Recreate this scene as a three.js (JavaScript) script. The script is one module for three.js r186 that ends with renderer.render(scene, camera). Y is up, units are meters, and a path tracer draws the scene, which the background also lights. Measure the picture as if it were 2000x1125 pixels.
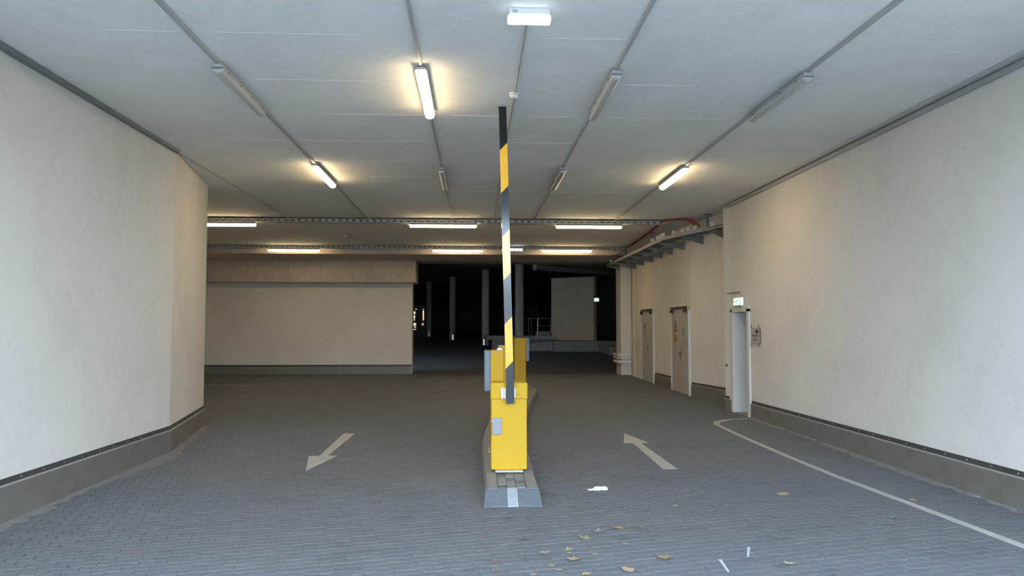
import * as THREE from 'three';
import { RoundedBoxGeometry } from 'three/addons/geometries/RoundedBoxGeometry.js';
import { mergeGeometries } from 'three/addons/utils/BufferGeometryUtils.js';
import { RectAreaLightUniformsLib } from 'three/addons/lights/RectAreaLightUniformsLib.js';

// ------------------------------------------------------------------ camera, sky, exposure
RectAreaLightUniformsLib.init();
const scene = new THREE.Scene();
const renderer = new THREE.WebGLRenderer({ antialias: true });
renderer.toneMapping = THREE.LinearToneMapping;
renderer.toneMappingExposure = 1.0;
renderer.shadowMap.enabled = true;

const EYE = 1.803;
const camera = new THREE.PerspectiveCamera(2 * Math.atan(562.5 / 1500) * 180 / Math.PI, 2000 / 1125, 0.05, 300);
camera.position.set(0, EYE, 0);
{
  const pitch = 3.034 * Math.PI / 180, yaw = 2.782 * Math.PI / 180;
  camera.lookAt(Math.sin(yaw) * Math.cos(pitch) * 10, EYE + Math.sin(pitch) * 10, -Math.cos(yaw) * Math.cos(pitch) * 10);
}
// an even overcast sky: it reaches the hall only through the open entrance behind the camera
scene.background = new THREE.Color().setRGB(0.75, 0.95, 1.20);
scene.backgroundIntensity = 15.2;
const LAMP_RGB = [1.0, 0.75, 0.42];
const LAMP_POWER = 28;      // radiance of the tube lamps' area lights
const LAMP_GLOW = 32;        // what the eye sees of the diffusers

// ------------------------------------------------------------------ helpers
let seed = 20240611;
const rnd = () => { seed = (seed + 0x6d2b79f5) | 0; let t = Math.imul(seed ^ (seed >>> 15), 1 | seed); t = (t + Math.imul(t ^ (t >>> 7), 61 | t)) ^ t; return ((t ^ (t >>> 14)) >>> 0) / 4294967296; };
const rr = (a, b) => a + (b - a) * rnd();
const floorY = (x, z) => 0.008 * -z + 0.0057 * x;           // the paving rises a little into the hall and to the right
const UPF = new THREE.Vector3(-0.0057, 1, 0.008).normalize();
const CEIL = 4.353;
const used = {};
function numbered(n) { if (!(n in used)) { used[n] = 0; return n; } used[n]++; return n + '_' + String(used[n]).padStart(3, '0'); }
function tag(o, label, category, group, kind) {
  if (label) o.userData.label = label;
  if (category) o.userData.category = category;
  if (group) o.userData.group = group;
  if (kind) o.userData.kind = kind;
  return o;
}
function thing(name, label, category, pos = [0, 0, 0], group) {
  const g = new THREE.Group(); g.name = numbered(name); g.position.set(...pos); scene.add(g);
  return tag(g, label, category, group);
}
function mesh(name, geo, mat, parent) {
  const g = Array.isArray(geo) ? (geo.length > 1 ? mergeGeometries(geo.map(x => (x.index ? x.toNonIndexed() : x))) : geo[0]) : geo;
  const m = new THREE.Mesh(g, mat); m.castShadow = m.receiveShadow = true;
  if (parent) { m.name = name; parent.add(m); } else { m.name = numbered(name); scene.add(m); }
  return m;
}
function struct(name, label, category, geo, mat) { return tag(mesh(name, geo, mat), label, category, null, 'structure'); }
function structGroup(name, label, category) { const g = new THREE.Group(); g.name = numbered(name); scene.add(g); return tag(g, label, category, null, 'structure'); }
// uv in metres from the dominant face direction
function uvm(g) {
  if (g.index) g = g.toNonIndexed();
  g.computeVertexNormals();
  const p = g.attributes.position, n = g.attributes.normal, uv = new Float32Array(p.count * 2);
  for (let i = 0; i < p.count; i++) {
    const ax = Math.abs(n.getX(i)), ay = Math.abs(n.getY(i)), az = Math.abs(n.getZ(i));
    let u, v;
    if (ay >= ax && ay >= az) { u = p.getX(i); v = p.getZ(i); } else if (ax >= az) { u = p.getZ(i); v = p.getY(i); } else { u = p.getX(i); v = p.getY(i); }
    uv[2 * i] = u; uv[2 * i + 1] = v;
  }
  g.setAttribute('uv', new THREE.BufferAttribute(uv, 2));
  return g;
}
const box = (x0, x1, y0, y1, z0, z1) => uvm(new THREE.BoxGeometry(Math.abs(x1 - x0), Math.abs(y1 - y0), Math.abs(z1 - z0)).translate((x0 + x1) / 2, (y0 + y1) / 2, (z0 + z1) / 2));
const rbox = (w, h, d, r, x = 0, y = 0, z = 0, seg = 2) => uvm(new RoundedBoxGeometry(w, h, d, seg, r).translate(x, y, z));
// prism over a plan polygon [[x, z], ...]; y0, y1 numbers or functions of (x, z)
function prism(pts, y0, y1) {
  let a = 0; for (let i = 0; i < pts.length; i++) { const [x, z] = pts[i], [X, Z] = pts[(i + 1) % pts.length]; a += x * Z - X * z; }
  const P = a > 0 ? pts : [...pts].reverse();   // clockwise seen from above
  const f0 = typeof y0 === 'function' ? y0 : () => y0, f1 = typeof y1 === 'function' ? y1 : () => y1;
  const tris = THREE.ShapeUtils.triangulateShape(P.map(q => new THREE.Vector2(q[0], q[1])), []);
  const v = [];
  const T = (q, f) => [q[0], f(q[0], q[1]), q[1]];
  for (const [i, j, k] of tris) {
    v.push(...T(P[i], f1), ...T(P[k], f1), ...T(P[j], f1));
    v.push(...T(P[i], f0), ...T(P[j], f0), ...T(P[k], f0));
  }
  for (let i = 0; i < P.length; i++) {
    const q = P[i], r = P[(i + 1) % P.length];
    v.push(...T(q, f0), ...T(q, f1), ...T(r, f1), ...T(q, f0), ...T(r, f1), ...T(r, f0));
  }
  const g = new THREE.BufferGeometry(); g.setAttribute('position', new THREE.Float32BufferAttribute(v, 3));
  return uvm(g);
}
// strip between a polyline and its offset by t (to the left of travel when t > 0, in plan seen from above with -z ahead)
function offsetLine(pts, t) {
  return pts.map((p, i) => {
    const a = pts[Math.max(0, i - 1)], b = pts[Math.min(pts.length - 1, i + 1)];
    const n1 = nrm(a, p, i > 0 ? 1 : 0) || nrm(p, b, 1), n2 = nrm(p, b, i < pts.length - 1 ? 1 : 0) || n1;
    const nx = n1[0] + n2[0], nz = n1[1] + n2[1], l = (nx * nx + nz * nz) / 2;
    return [p[0] + nx / l * t, p[1] + nz / l * t];
  });
  function nrm(a, b, ok) { if (!ok) return null; const dx = b[0] - a[0], dz = b[1] - a[1], l = Math.hypot(dx, dz); return [dz / l, -dx / l]; }
}
function tube(pts, r, seg = 40, rad = 7) {
  return new THREE.TubeGeometry(new THREE.CatmullRomCurve3(pts.map(p => new THREE.Vector3(...p)), false, 'catmullrom', 0.3), seg, r, rad, false);
}
const cyl = (r, h, x, y, z, seg = 20, r2 = r) => new THREE.CylinderGeometry(r2, r, h, seg).translate(x, y, z);

// ------------------------------------------------------------------ textures (grain only)
function valueNoise(n, cells, s) {
  const r = [], c = cells; let q = s;
  for (let i = 0; i < c * c; i++) { q = (Math.imul(q, 1664525) + 1013904223) >>> 0; r.push(q / 4294967296); }
  const out = new Float32Array(n * n), sm = t => t * t * (3 - 2 * t);
  for (let y = 0; y < n; y++) for (let x = 0; x < n; x++) {
    const fx = x / n * c, fy = y / n * c, ix = Math.floor(fx), iy = Math.floor(fy), tx = sm(fx - ix), ty = sm(fy - iy);
    const g = (i, j) => r[((j + c) % c) * c + (i + c) % c];
    out[y * n + x] = (g(ix, iy) * (1 - tx) + g(ix + 1, iy) * tx) * (1 - ty) + (g(ix, iy + 1) * (1 - tx) + g(ix + 1, iy + 1) * tx) * ty;
  }
  return out;
}
function grain(n, layers, lo, hi, metres, srgb = true) {
  const a = new Float32Array(n * n); let tot = 0;
  layers.forEach(([cells, w], k) => { const v = valueNoise(n, cells, 77 + 13 * k + cells); for (let i = 0; i < a.length; i++) a[i] += v[i] * w; tot += w; });
  const d = new Uint8Array(n * n * 4);
  for (let i = 0; i < a.length; i++) { const v = Math.max(0, Math.min(255, Math.round(255 * (lo + (hi - lo) * a[i] / tot)))); d[4 * i] = d[4 * i + 1] = d[4 * i + 2] = v; d[4 * i + 3] = 255; }
  const t = new THREE.DataTexture(d, n, n); t.wrapS = t.wrapT = THREE.RepeatWrapping; t.magFilter = THREE.LinearFilter; t.repeat.set(1 / metres, 1 / metres);
  if (srgb) t.colorSpace = THREE.SRGBColorSpace; t.needsUpdate = true; return t;
}
const plasterTone = grain(512, [[4, 1], [11, 0.7], [40, 0.5], [170, 0.6]], 0.93, 1.05, 3.7);
const plasterBump = grain(512, [[64, 0.6], [200, 1], [256, 1]], 0, 1, 0.9, false);
const concreteTone = grain(512, [[3, 1], [9, 1], [33, 0.7], [128, 0.8]], 0.80, 1.14, 2.9);
const stoneTone = grain(512, [[6, 0.6], [30, 0.7], [120, 1], [256, 1.2]], 0.74, 1.22, 0.83);
const stoneBump = grain(256, [[30, 0.5], [90, 1], [128, 1]], 0, 1, 0.31, false);
const metalTone = grain(256, [[3, 1], [12, 0.8], [60, 0.5]], 0.86, 1.1, 1.7);
const dustTone = grain(512, [[5, 1], [17, 1], [60, 0.8], [200, 0.8]], 0.72, 1.2, 5.3);

const lin = (r, g, b) => new THREE.Color().setRGB(r, g, b);
const std = (c, rough, o = {}) => new THREE.MeshStandardMaterial({ color: c, roughness: rough, ...o });
const M = {
  wall: std(lin(0.72, 0.69, 0.63), 0.88, { map: plasterTone, bumpMap: plasterBump, bumpScale: 0.0012 }),
  ceiling: std(lin(0.83, 0.83, 0.79), 0.9, { map: plasterTone, bumpMap: plasterBump, bumpScale: 0.0008 }),
  concrete: std(lin(0.58, 0.51, 0.44), 0.9, { map: concreteTone, bumpMap: stoneBump, bumpScale: 0.001 }),
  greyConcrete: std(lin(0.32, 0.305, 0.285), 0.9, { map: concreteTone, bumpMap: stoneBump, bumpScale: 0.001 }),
  asphalt: std(lin(0.055, 0.055, 0.056), 0.95, { map: dustTone }),  // dark tone for the added ground mirrored low in the boom
  litEdge: std(lin(0.42, 0.40, 0.37), 0.4),  // pale tone for the light caught on the skirting panel edge
  warmTintPaint: std(lin(0.70, 0.53, 0.38), 0.85, { map: plasterTone }),  // warm lamplight is mixed into this white panel colour
  skirt: std(lin(0.21, 0.195, 0.175), 0.5, { map: metalTone, metalness: 0.25 }),
  skirtCap: std(lin(0.07, 0.068, 0.065), 0.55, { map: metalTone, metalness: 0.2 }),
  rivet: std(lin(0.45, 0.44, 0.42), 0.35, { metalness: 0.8 }),
  paver: std(lin(1, 1, 1), 0.82, { vertexColors: true, map: stoneTone, bumpMap: stoneBump, bumpScale: 0.0012 }),
  bed: std(lin(0.24, 0.25, 0.26), 0.95, { map: stoneTone }),
  paving: std(lin(0.130, 0.141, 0.151), 0.82, { map: dustTone }),
  sand: std(lin(0.215, 0.21, 0.20), 0.95, { map: stoneTone }),
  kerb: std(lin(0.24, 0.24, 0.235), 0.85, { map: stoneTone, bumpMap: stoneBump, bumpScale: 0.0015 }),
  kerbDark: std(lin(0.125, 0.145, 0.165), 0.8, { map: stoneTone, bumpMap: stoneBump, bumpScale: 0.0015 }),
  kerbLight: std(lin(0.33, 0.36, 0.38), 0.8, { map: stoneTone, bumpMap: stoneBump, bumpScale: 0.0015 }),
  marking: std(lin(0.44, 0.435, 0.41), 0.75, { map: stoneTone }),
  yellow: new THREE.MeshPhysicalMaterial({ color: lin(0.56, 0.33, 0.013), roughness: 0.6, specularIntensity: 0.6 }),
  yellowDeep: std(lin(0.56, 0.31, 0.015), 0.5),
  base: std(lin(0.52, 0.45, 0.34), 0.7),
  steel: std(lin(0.55, 0.56, 0.57), 0.38, { metalness: 0.85 }),
  railSteel: std(lin(0.74, 0.75, 0.74), 0.4),
  brushed: std(lin(0.26, 0.265, 0.27), 0.5),
  greyPaint: std(lin(0.16, 0.19, 0.22), 0.45),
  boomYellow: new THREE.MeshPhysicalMaterial({ color: lin(0.74, 0.44, 0.015), roughness: 0.3, specularIntensity: 0.35, clearcoat: 1, clearcoatRoughness: 0.12 }),
  boomBlack: new THREE.MeshPhysicalMaterial({ color: lin(0.004, 0.005, 0.006), roughness: 0.3, specularIntensity: 0.35, clearcoat: 1, clearcoatRoughness: 0.12 }),
  white: std(lin(0.78, 0.78, 0.76), 0.5),
  galv: std(lin(0.42, 0.42, 0.41), 0.5),
  galvDark: std(lin(0.17, 0.19, 0.19), 0.6, { metalness: 0.3 }),
  duct: std(lin(0.40, 0.41, 0.40), 0.55),
  ductPale: std(lin(0.44, 0.45, 0.44), 0.55),
  red: std(lin(0.32, 0.035, 0.03), 0.55),
  cable: std(lin(0.03, 0.03, 0.032), 0.6),
  cableGrey: std(lin(0.22, 0.22, 0.22), 0.6),
  lampBody: std(lin(0.42, 0.43, 0.42), 0.5),
  lampOff: std(lin(0.50, 0.51, 0.48), 0.25),
  lampOn: std(lin(0.9, 0.9, 0.88), 0.4, { emissive: lin(...LAMP_RGB), emissiveIntensity: LAMP_GLOW }),
  ledOn: std(lin(0.9, 0.92, 0.92), 0.3, { emissive: lin(0.86, 0.96, 1.0), emissiveIntensity: 2.2 }),
  ledSpot: std(lin(0.9, 0.92, 0.92), 0.3, { emissive: lin(0.9, 0.97, 1.0), emissiveIntensity: 8 }),
  black: std(lin(0.012, 0.012, 0.012), 0.5),
  door: std(lin(0.46, 0.435, 0.40), 0.6, { map: plasterTone }),
  frame: std(lin(0.66, 0.66, 0.63), 0.55),
  dark: std(lin(0.035, 0.033, 0.03), 0.5),
  chrome: std(lin(0.75, 0.76, 0.77), 0.18, { metalness: 1 }),
  paper: std(lin(0.85, 0.86, 0.87), 0.8),
  addedYardWall: std(lin(0.52, 0.50, 0.47), 0.9, { map: concreteTone }),  // pale tone lets the added building brighten the boom reflection
};

// ------------------------------------------------------------------ walls and ceiling
const LW = [[-4.24, -0.5], [-4.28, -7.4], [-4.28, -11.1], [-4.80, -13.96]];        // left wall, then its turn outward
{
  const g = structGroup('wall_left', 'smooth white rendered wall beside the exit lane, bending away at its end', 'wall');
  const off = offsetLine(LW, 0.3);     // outwards
  for (let i = 0; i < 3; i++) mesh('wall_panel', prism([LW[i], LW[i + 1], off[i + 1], off[i]], -0.3, CEIL + 0.1), M.wall, g);
  mesh('wall_return', box(-9.6, -4.9, -0.3, CEIL + 0.1, -13.96, -13.66), M.wall, g);
}
struct('wall_side_bay', 'white wall closing the side bay left of the lanes', 'wall', box(-9.9, -9.6, -0.3, CEIL + 0.1, -13.66, -27.4), M.wall);
const DOOR_Z0 = -14.30, DOOR_Z1 = -15.20, DOOR_H = 2.18, RX = 5.18;
{
  const g = structGroup('wall_right', 'smooth white rendered wall beside the entry lane with an open doorway', 'wall');
  mesh('wall_panel', prism([[5.14, -0.5], [RX, DOOR_Z0], [RX + 0.3, DOOR_Z0], [5.44, -0.5]], -0.3, CEIL + 0.1), M.wall, g);
  mesh('lintel', box(RX, RX + 0.3, DOOR_H, CEIL + 0.1, DOOR_Z0, DOOR_Z1), M.wall, g);
  mesh('wall_panel', prism([[RX, DOOR_Z1], [5.13, -15.56], [5.7, -15.56], [5.7, DOOR_Z1]], -0.3, CEIL + 0.1), M.wall, g);
}
const RR = [[5.58, -15.56], [5.24, -18.40], [5.29, -25.2]];
{
  const g = structGroup('wall_right_recess', 'set-back white wall with two metal doors under a cable ladder', 'wall');
  const off = offsetLine(RR, 0.3);
  const o2 = off[0][0] > RR[0][0] ? off : offsetLine(RR, -0.3);
  for (let i = 0; i < 2; i++) mesh('wall_panel', prism([RR[i], RR[i + 1], o2[i + 1], o2[i]], -0.3, CEIL + 0.1), M.wall, g);
  mesh('pilaster', box(5.27, 5.6, -0.3, CEIL + 0.1, -25.2, -25.55), M.wall, g);
  mesh('wall_panel', box(5.42, 5.7, -0.3, CEIL + 0.1, -25.55, -27.4), M.wall, g);
}
{
  const g = structGroup('wall_passage', 'white passage walls inside the open doorway', 'wall');
  mesh('passage_wall', box(5.7, 7.2, -0.2, 2.7, DOOR_Z1 - 0.25, DOOR_Z1), M.wall, g);
  mesh('passage_wall', box(RX + 0.3, 7.2, -0.2, 2.7, DOOR_Z0 + 0.55, DOOR_Z0 + 0.8), M.wall, g);
  mesh('passage_wall', box(7.2, 7.45, -0.2, 2.7, DOOR_Z0 + 0.8, DOOR_Z1 - 0.25), M.wall, g);
  mesh('passage_ceiling', box(RX + 0.3, 7.45, 2.55, 2.75, DOOR_Z0 + 0.8, DOOR_Z1 - 0.25), M.wall, g);
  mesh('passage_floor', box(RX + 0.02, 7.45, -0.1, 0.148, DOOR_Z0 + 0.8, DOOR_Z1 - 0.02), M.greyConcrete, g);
}
{
  const g = structGroup('ceiling', 'pale painted concrete ceiling with faint formwork seams', 'ceiling');
  mesh('slab', box(-10, 8, CEIL, CEIL + 0.45, -0.5, -27.4), M.ceiling, g);
  const seams = [[-7.85, -2.30, -1.05], [-7.85, 1.5, 2.3], [-9.1, -1.9, -0.6], [-9.1, -0.3, 1.2], [-9.1, 1.6, 3.1], [-10.4, -3.9, -0.7], [-10.4, 0.5, 2.9], [-11.66, -3.2, -0.2], [-11.66, 0.2, 3.1], [-12.9, -1.8, 1.1], [-14.2, -0.3, 2.9], [-15.4, -2.2, 0.6], [-6.6, 0.6, 1.4], [-6.6, -3.2, -1.0]];
  for (const [z, a, b] of seams) mesh('formwork_seam', box(a, b, CEIL - 0.0025, CEIL + 0.01, z - 0.003, z + 0.003), M.ceiling, g);
}
struct('beam_added_entrance', 'added unseen lintel over the entrance, trimming sky light and the boom reflection', 'beam', box(-4.24, 5.14, 4.17, CEIL, -0.5, -0.2), M.ceiling);  // out of view, added to trim sky glare on boom and hall
struct('beam_downstand', 'shallow painted downstand beam behind the rear cable tray', 'beam', box(-9.6, 5.5, 4.15, CEIL, -24.25, -26.4), M.concrete);
// rear wall on the left: rendered lower wall, raw concrete beam over it, and the slab edge above the dark hall
{
  const g = structGroup('wall_back', 'white rear wall under a raw concrete beam, seen behind the exit lane', 'wall');
  mesh('wall_panel', box(-9.9, -2.19, -0.3, 3.41, -27.1, -27.7), M.wall, g);
  const n = 14, x0 = -9.6, x1 = -2.03;
  for (let i = 0; i < n; i++) {   // board-marked lengths of the beam with fine joints
    const a = x0 + (x1 - x0) * i / n, b = x0 + (x1 - x0) * (i + 1) / n;
    mesh('beam_board', box(a + 0.004, b - 0.004, 3.40, 4.16, -26.5 - (i % 3) * 0.002, -27.0), M.concrete, g);
  }
  mesh('beam_core', box(x0, x1 - 0.01, 3.405, 4.36, -26.52, -27.7), M.concrete, g);
}
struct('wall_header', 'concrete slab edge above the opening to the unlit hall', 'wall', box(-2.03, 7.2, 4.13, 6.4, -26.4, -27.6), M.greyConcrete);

// ------------------------------------------------------------------ the dark hall beyond
const farY = z => 0.215 + 0.033 * (Math.min(60, -z) - 26.5);
{
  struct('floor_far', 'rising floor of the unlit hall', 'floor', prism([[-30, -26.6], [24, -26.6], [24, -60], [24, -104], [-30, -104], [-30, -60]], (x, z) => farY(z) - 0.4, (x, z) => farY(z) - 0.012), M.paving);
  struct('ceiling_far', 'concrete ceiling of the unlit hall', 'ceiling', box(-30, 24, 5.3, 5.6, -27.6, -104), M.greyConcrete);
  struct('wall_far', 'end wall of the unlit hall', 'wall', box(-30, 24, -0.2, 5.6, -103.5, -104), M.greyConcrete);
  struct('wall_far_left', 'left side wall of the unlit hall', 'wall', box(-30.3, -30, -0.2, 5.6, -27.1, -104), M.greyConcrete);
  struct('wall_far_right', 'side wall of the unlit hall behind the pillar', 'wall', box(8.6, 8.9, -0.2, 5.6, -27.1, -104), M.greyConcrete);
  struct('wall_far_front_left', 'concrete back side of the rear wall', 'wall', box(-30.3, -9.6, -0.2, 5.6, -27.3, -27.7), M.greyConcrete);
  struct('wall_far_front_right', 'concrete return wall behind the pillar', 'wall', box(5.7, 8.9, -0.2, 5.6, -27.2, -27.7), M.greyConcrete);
}
// entrance side, unseen: yard ground; road and building are added to shape the light
struct('ground_outside', 'paved yard outside the entrance', 'ground', prism([[-60, 3.2], [60, 3.2], [60, -0.5], [-60, -0.5]], -0.6, (x, z) => floorY(Math.max(-5, Math.min(6, x)), Math.min(0, z)) - 0.012), M.paving);
struct('road_added_outside', 'added unseen strip of dark asphalt that dims the boom reflection', 'road', box(-60, 60, -0.6, -0.02, 3.2, 45), M.asphalt);  // out of view, added so the low boom bands mirror something dark
struct('wall_added_yard', 'added unseen pale building that cuts low sky light and shows in the boom reflection', 'wall', box(-60, 60, -0.2, 5.2, 32, 40), M.addedYardWall);  // added out of view, height set to keep low sky off the hall

// ------------------------------------------------------------------ paving
const ISL_L = [[0.115, -7.86], [0.11, -9.4], [0.11, -11.0], [0.17, -12.3], [0.265, -13.5], [0.39, -14.8], [0.56, -16.2], [0.80, -17.8], [1.02, -19.2], [1.27, -20.5]];
const ISL_R = [[0.658, -7.86], [0.685, -9.3], [0.72, -10.9], [0.80, -12.4], [0.91, -13.7], [1.05, -15.1], [1.22, -16.5], [1.42, -18.0], [1.58, -19.25], [1.45, -20.5]];
const lerpLine = (L, z) => { for (let i = 0; i < L.length - 1; i++) if (z <= L[i][1] && z >= L[i + 1][1]) return L[i][0] + (L[i + 1][0] - L[i][0]) * (z - L[i][1]) / (L[i + 1][1] - L[i][1]); return null; };
const inIsland = (x, z) => { if (z > -7.75 || z < -20.4) return false; const zz = Math.min(z, -7.87), a = lerpLine(ISL_L, zz), b = lerpLine(ISL_R, zz); return a !== null && x > a + 0.1 && x < b - 0.1; };
const leftX = z => (z > -11.1 ? -4.28 : z > -13.96 ? -4.28 - 0.52 * (-11.1 - z) / 2.86 : -9.6);
const rightX = z => (z > -15.56 ? 5.18 : z > -18.4 ? 5.58 - 0.34 * (-15.56 - z) / 2.84 : 5.25);
{
  const floor = structGroup('floor', 'grey interlocking concrete paving of the two lanes', 'floor');
  const ALPHA = 13.9 * Math.PI / 180, L = 0.2, W = 0.1, GAP = 0.0022, CH = 0.003;
  const saw = u => { let t = ((u % 0.2) + 0.2) % 0.2; return t < 0.165 ? 0.010 - 0.020 * t / 0.165 : -0.010 + 0.020 * (t - 0.165) / 0.035; };
  function outline(shift, inset) {     // paver from u = 0..L in its row, saw curve shifted by the row's bond
    const us = [inset]; for (const b of [0.165, 0.2, 0.365]) { const u = b - shift; if (u > 0.012 && u < L - 0.012) us.push(u); } us.push(L - inset);
    const lo = us.map(u => [u, saw(u + shift) + inset]), hi = us.map(u => [u, saw(u + shift) + W - inset]);
    return [...lo, ...hi.reverse()];
  }
  function paverArrays(shift) {
    const o = outline(shift, GAP), t = outline(shift, GAP + CH), n = o.length, v = [];
    const c = (p) => [p[0] - L / 2, p[1] - W / 2];
    const tris = THREE.ShapeUtils.triangulateShape(t.map(p => new THREE.Vector2(...p)), []);
    for (const [i, j, k] of tris) for (const q of [i, j, k]) { const p = c(t[q]); v.push(p[0], 0, -p[1]); }
    for (let i = 0; i < n; i++) {
      const j = (i + 1) % n, a = c(t[i]), b = c(t[j]), A = c(o[i]), B = c(o[j]);
      v.push(A[0], -CH * 0.8, -A[1], B[0], -CH * 0.8, -B[1], b[0], 0, -b[1], A[0], -CH * 0.8, -A[1], b[0], 0, -b[1], a[0], 0, -a[1]);
      v.push(A[0], -0.02, -A[1], B[0], -0.02, -B[1], B[0], -CH * 0.8, -B[1], A[0], -0.02, -A[1], B[0], -CH * 0.8, -B[1], A[0], -CH * 0.8, -A[1]);
    }
    return v;
  }
  const shapes = [paverArrays(0), paverArrays(0.1)];
  const tones = [[0.131, 0.142, 0.152], [0.127, 0.138, 0.149], [0.135, 0.146, 0.154], [0.124, 0.134, 0.145], [0.134, 0.142, 0.148], [0.128, 0.140, 0.152], [0.138, 0.148, 0.156]];
  const worn = [[0.112, 0.121, 0.130], [0.117, 0.126, 0.134]];
  const variants = [];
  [...tones, ...worn].forEach((c, k) => shapes.forEach((v, s) => {
    const g = new THREE.BufferGeometry(); g.setAttribute('position', new THREE.Float32BufferAttribute(v, 3)); g.computeVertexNormals();
    const m = v.length / 3, col = new Float32Array(m * 3), uv = new Float32Array(m * 2);
    for (let i = 0; i < m; i++) { col.set(c, 3 * i); uv[2 * i] = v[3 * i] + k * 0.137; uv[2 * i + 1] = v[3 * i + 2] + k * 0.211 + s * 0.11; }
    g.setAttribute('color', new THREE.BufferAttribute(col, 3)); g.setAttribute('uv', new THREE.BufferAttribute(uv, 2));
    variants[k * 2 + s] = g;
  }));
  const ca = Math.cos(ALPHA), sa = Math.sin(ALPHA);
  const tilt = new THREE.Quaternion().setFromUnitVectors(new THREE.Vector3(0, 1, 0), UPF).multiply(new THREE.Quaternion().setFromAxisAngle(new THREE.Vector3(0, 1, 0), ALPHA));
  const list = [];
  const blot = valueNoise(128, 14, 5), blot2 = valueNoise(128, 40, 9);
  const at = (n, x, z, s) => n[((Math.floor(z * s) % 128) + 128) % 128 * 128 + ((Math.floor(x * s) % 128) + 128) % 128];
  for (let row = 20; row < 300; row++) for (let i = -75; i < 60; i++) {
    const u = (i + 0.5) * L + (row % 2) * 0.1, v = (row + 0.5) * W;
    const x = u * ca - v * sa, z = -(u * sa + v * ca);
    if (z > -3.6 || z < -26.62) continue;
    if (x < leftX(z) + 0.04 || x > rightX(z) - 0.04 || (x > 4.9 && z < -25.95) || inIsland(x, z)) continue;
    const b = at(blot, x, z, 9) * 0.6 + at(blot2, x, z, 9) * 0.4;
    const k = b < 0.32 && rnd() < 0.45 ? 7 + Math.floor(rnd() * 2) : Math.floor(rnd() * 7);
    list.push({ x, z, y: floorY(x, z) + rr(-0.0012, 0.0012), k, s: row % 2 });
  }
  // the 300 that show largest stand alone
  camera.updateMatrixWorld(); camera.updateProjectionMatrix();
  const q = new THREE.Vector3();
  for (const p of list) { q.set(p.x, p.y, p.z).project(camera); p.seen = Math.abs(q.x) < 1.0 && Math.abs(q.y) < 1.0; }
  const near = list.filter(p => p.seen).sort((a, b) => b.z - a.z).slice(0, 300); near.forEach(p => { p.single = true; });
  for (const p of near) {
    const m = new THREE.Mesh(variants[p.k * 2 + p.s], M.paver); m.name = 'paver'; m.position.set(p.x, p.y, p.z); m.quaternion.copy(tilt); m.castShadow = m.receiveShadow = true; floor.add(m);
  }
  const rest = list.filter(p => !p.single), one = new THREE.Vector3();
  let total = 0; for (const p of rest) total += variants[p.k * 2 + p.s].attributes.position.count;
  const P = new Float32Array(total * 3), C = new Float32Array(total * 3), U = new Float32Array(total * 2); let o = 0;
  for (const p of rest) {
    const g = variants[p.k * 2 + p.s], a = g.attributes.position.array, c = g.attributes.color.array, uv = g.attributes.uv.array, n = a.length / 3;
    const du = rnd(), dv = rnd();
    for (let i = 0; i < n; i++) {
      one.set(a[3 * i], a[3 * i + 1], a[3 * i + 2]).applyQuaternion(tilt);
      P[3 * (o + i)] = one.x + p.x; P[3 * (o + i) + 1] = one.y + p.y; P[3 * (o + i) + 2] = one.z + p.z;
      C[3 * (o + i)] = c[3 * i]; C[3 * (o + i) + 1] = c[3 * i + 1]; C[3 * (o + i) + 2] = c[3 * i + 2];
      U[2 * (o + i)] = uv[2 * i] + du; U[2 * (o + i) + 1] = uv[2 * i + 1] + dv;
    }
    o += n;
  }
  const g = new THREE.BufferGeometry();
  g.setAttribute('position', new THREE.BufferAttribute(P, 3)); g.setAttribute('color', new THREE.BufferAttribute(C, 3)); g.setAttribute('uv', new THREE.BufferAttribute(U, 2)); g.computeVertexNormals();
  tag(mesh('paver_field', g, M.paver, floor), null, null, null, 'stuff');
  mesh('joint_sand', prism([[-9.6, -0.4], [5.9, -0.4], [5.9, -26.7], [-9.6, -26.7]], -0.5, (x, z) => floorY(x, z) - 0.006), M.bed, floor);
  mesh('paving_side_bay', prism([[-9.6, -13.9], [-4.85, -13.9], [-4.85, -13.97], [-9.6, -13.97]], -0.5, (x, z) => floorY(x, z) - 0.001), M.paving, floor);
}

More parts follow.
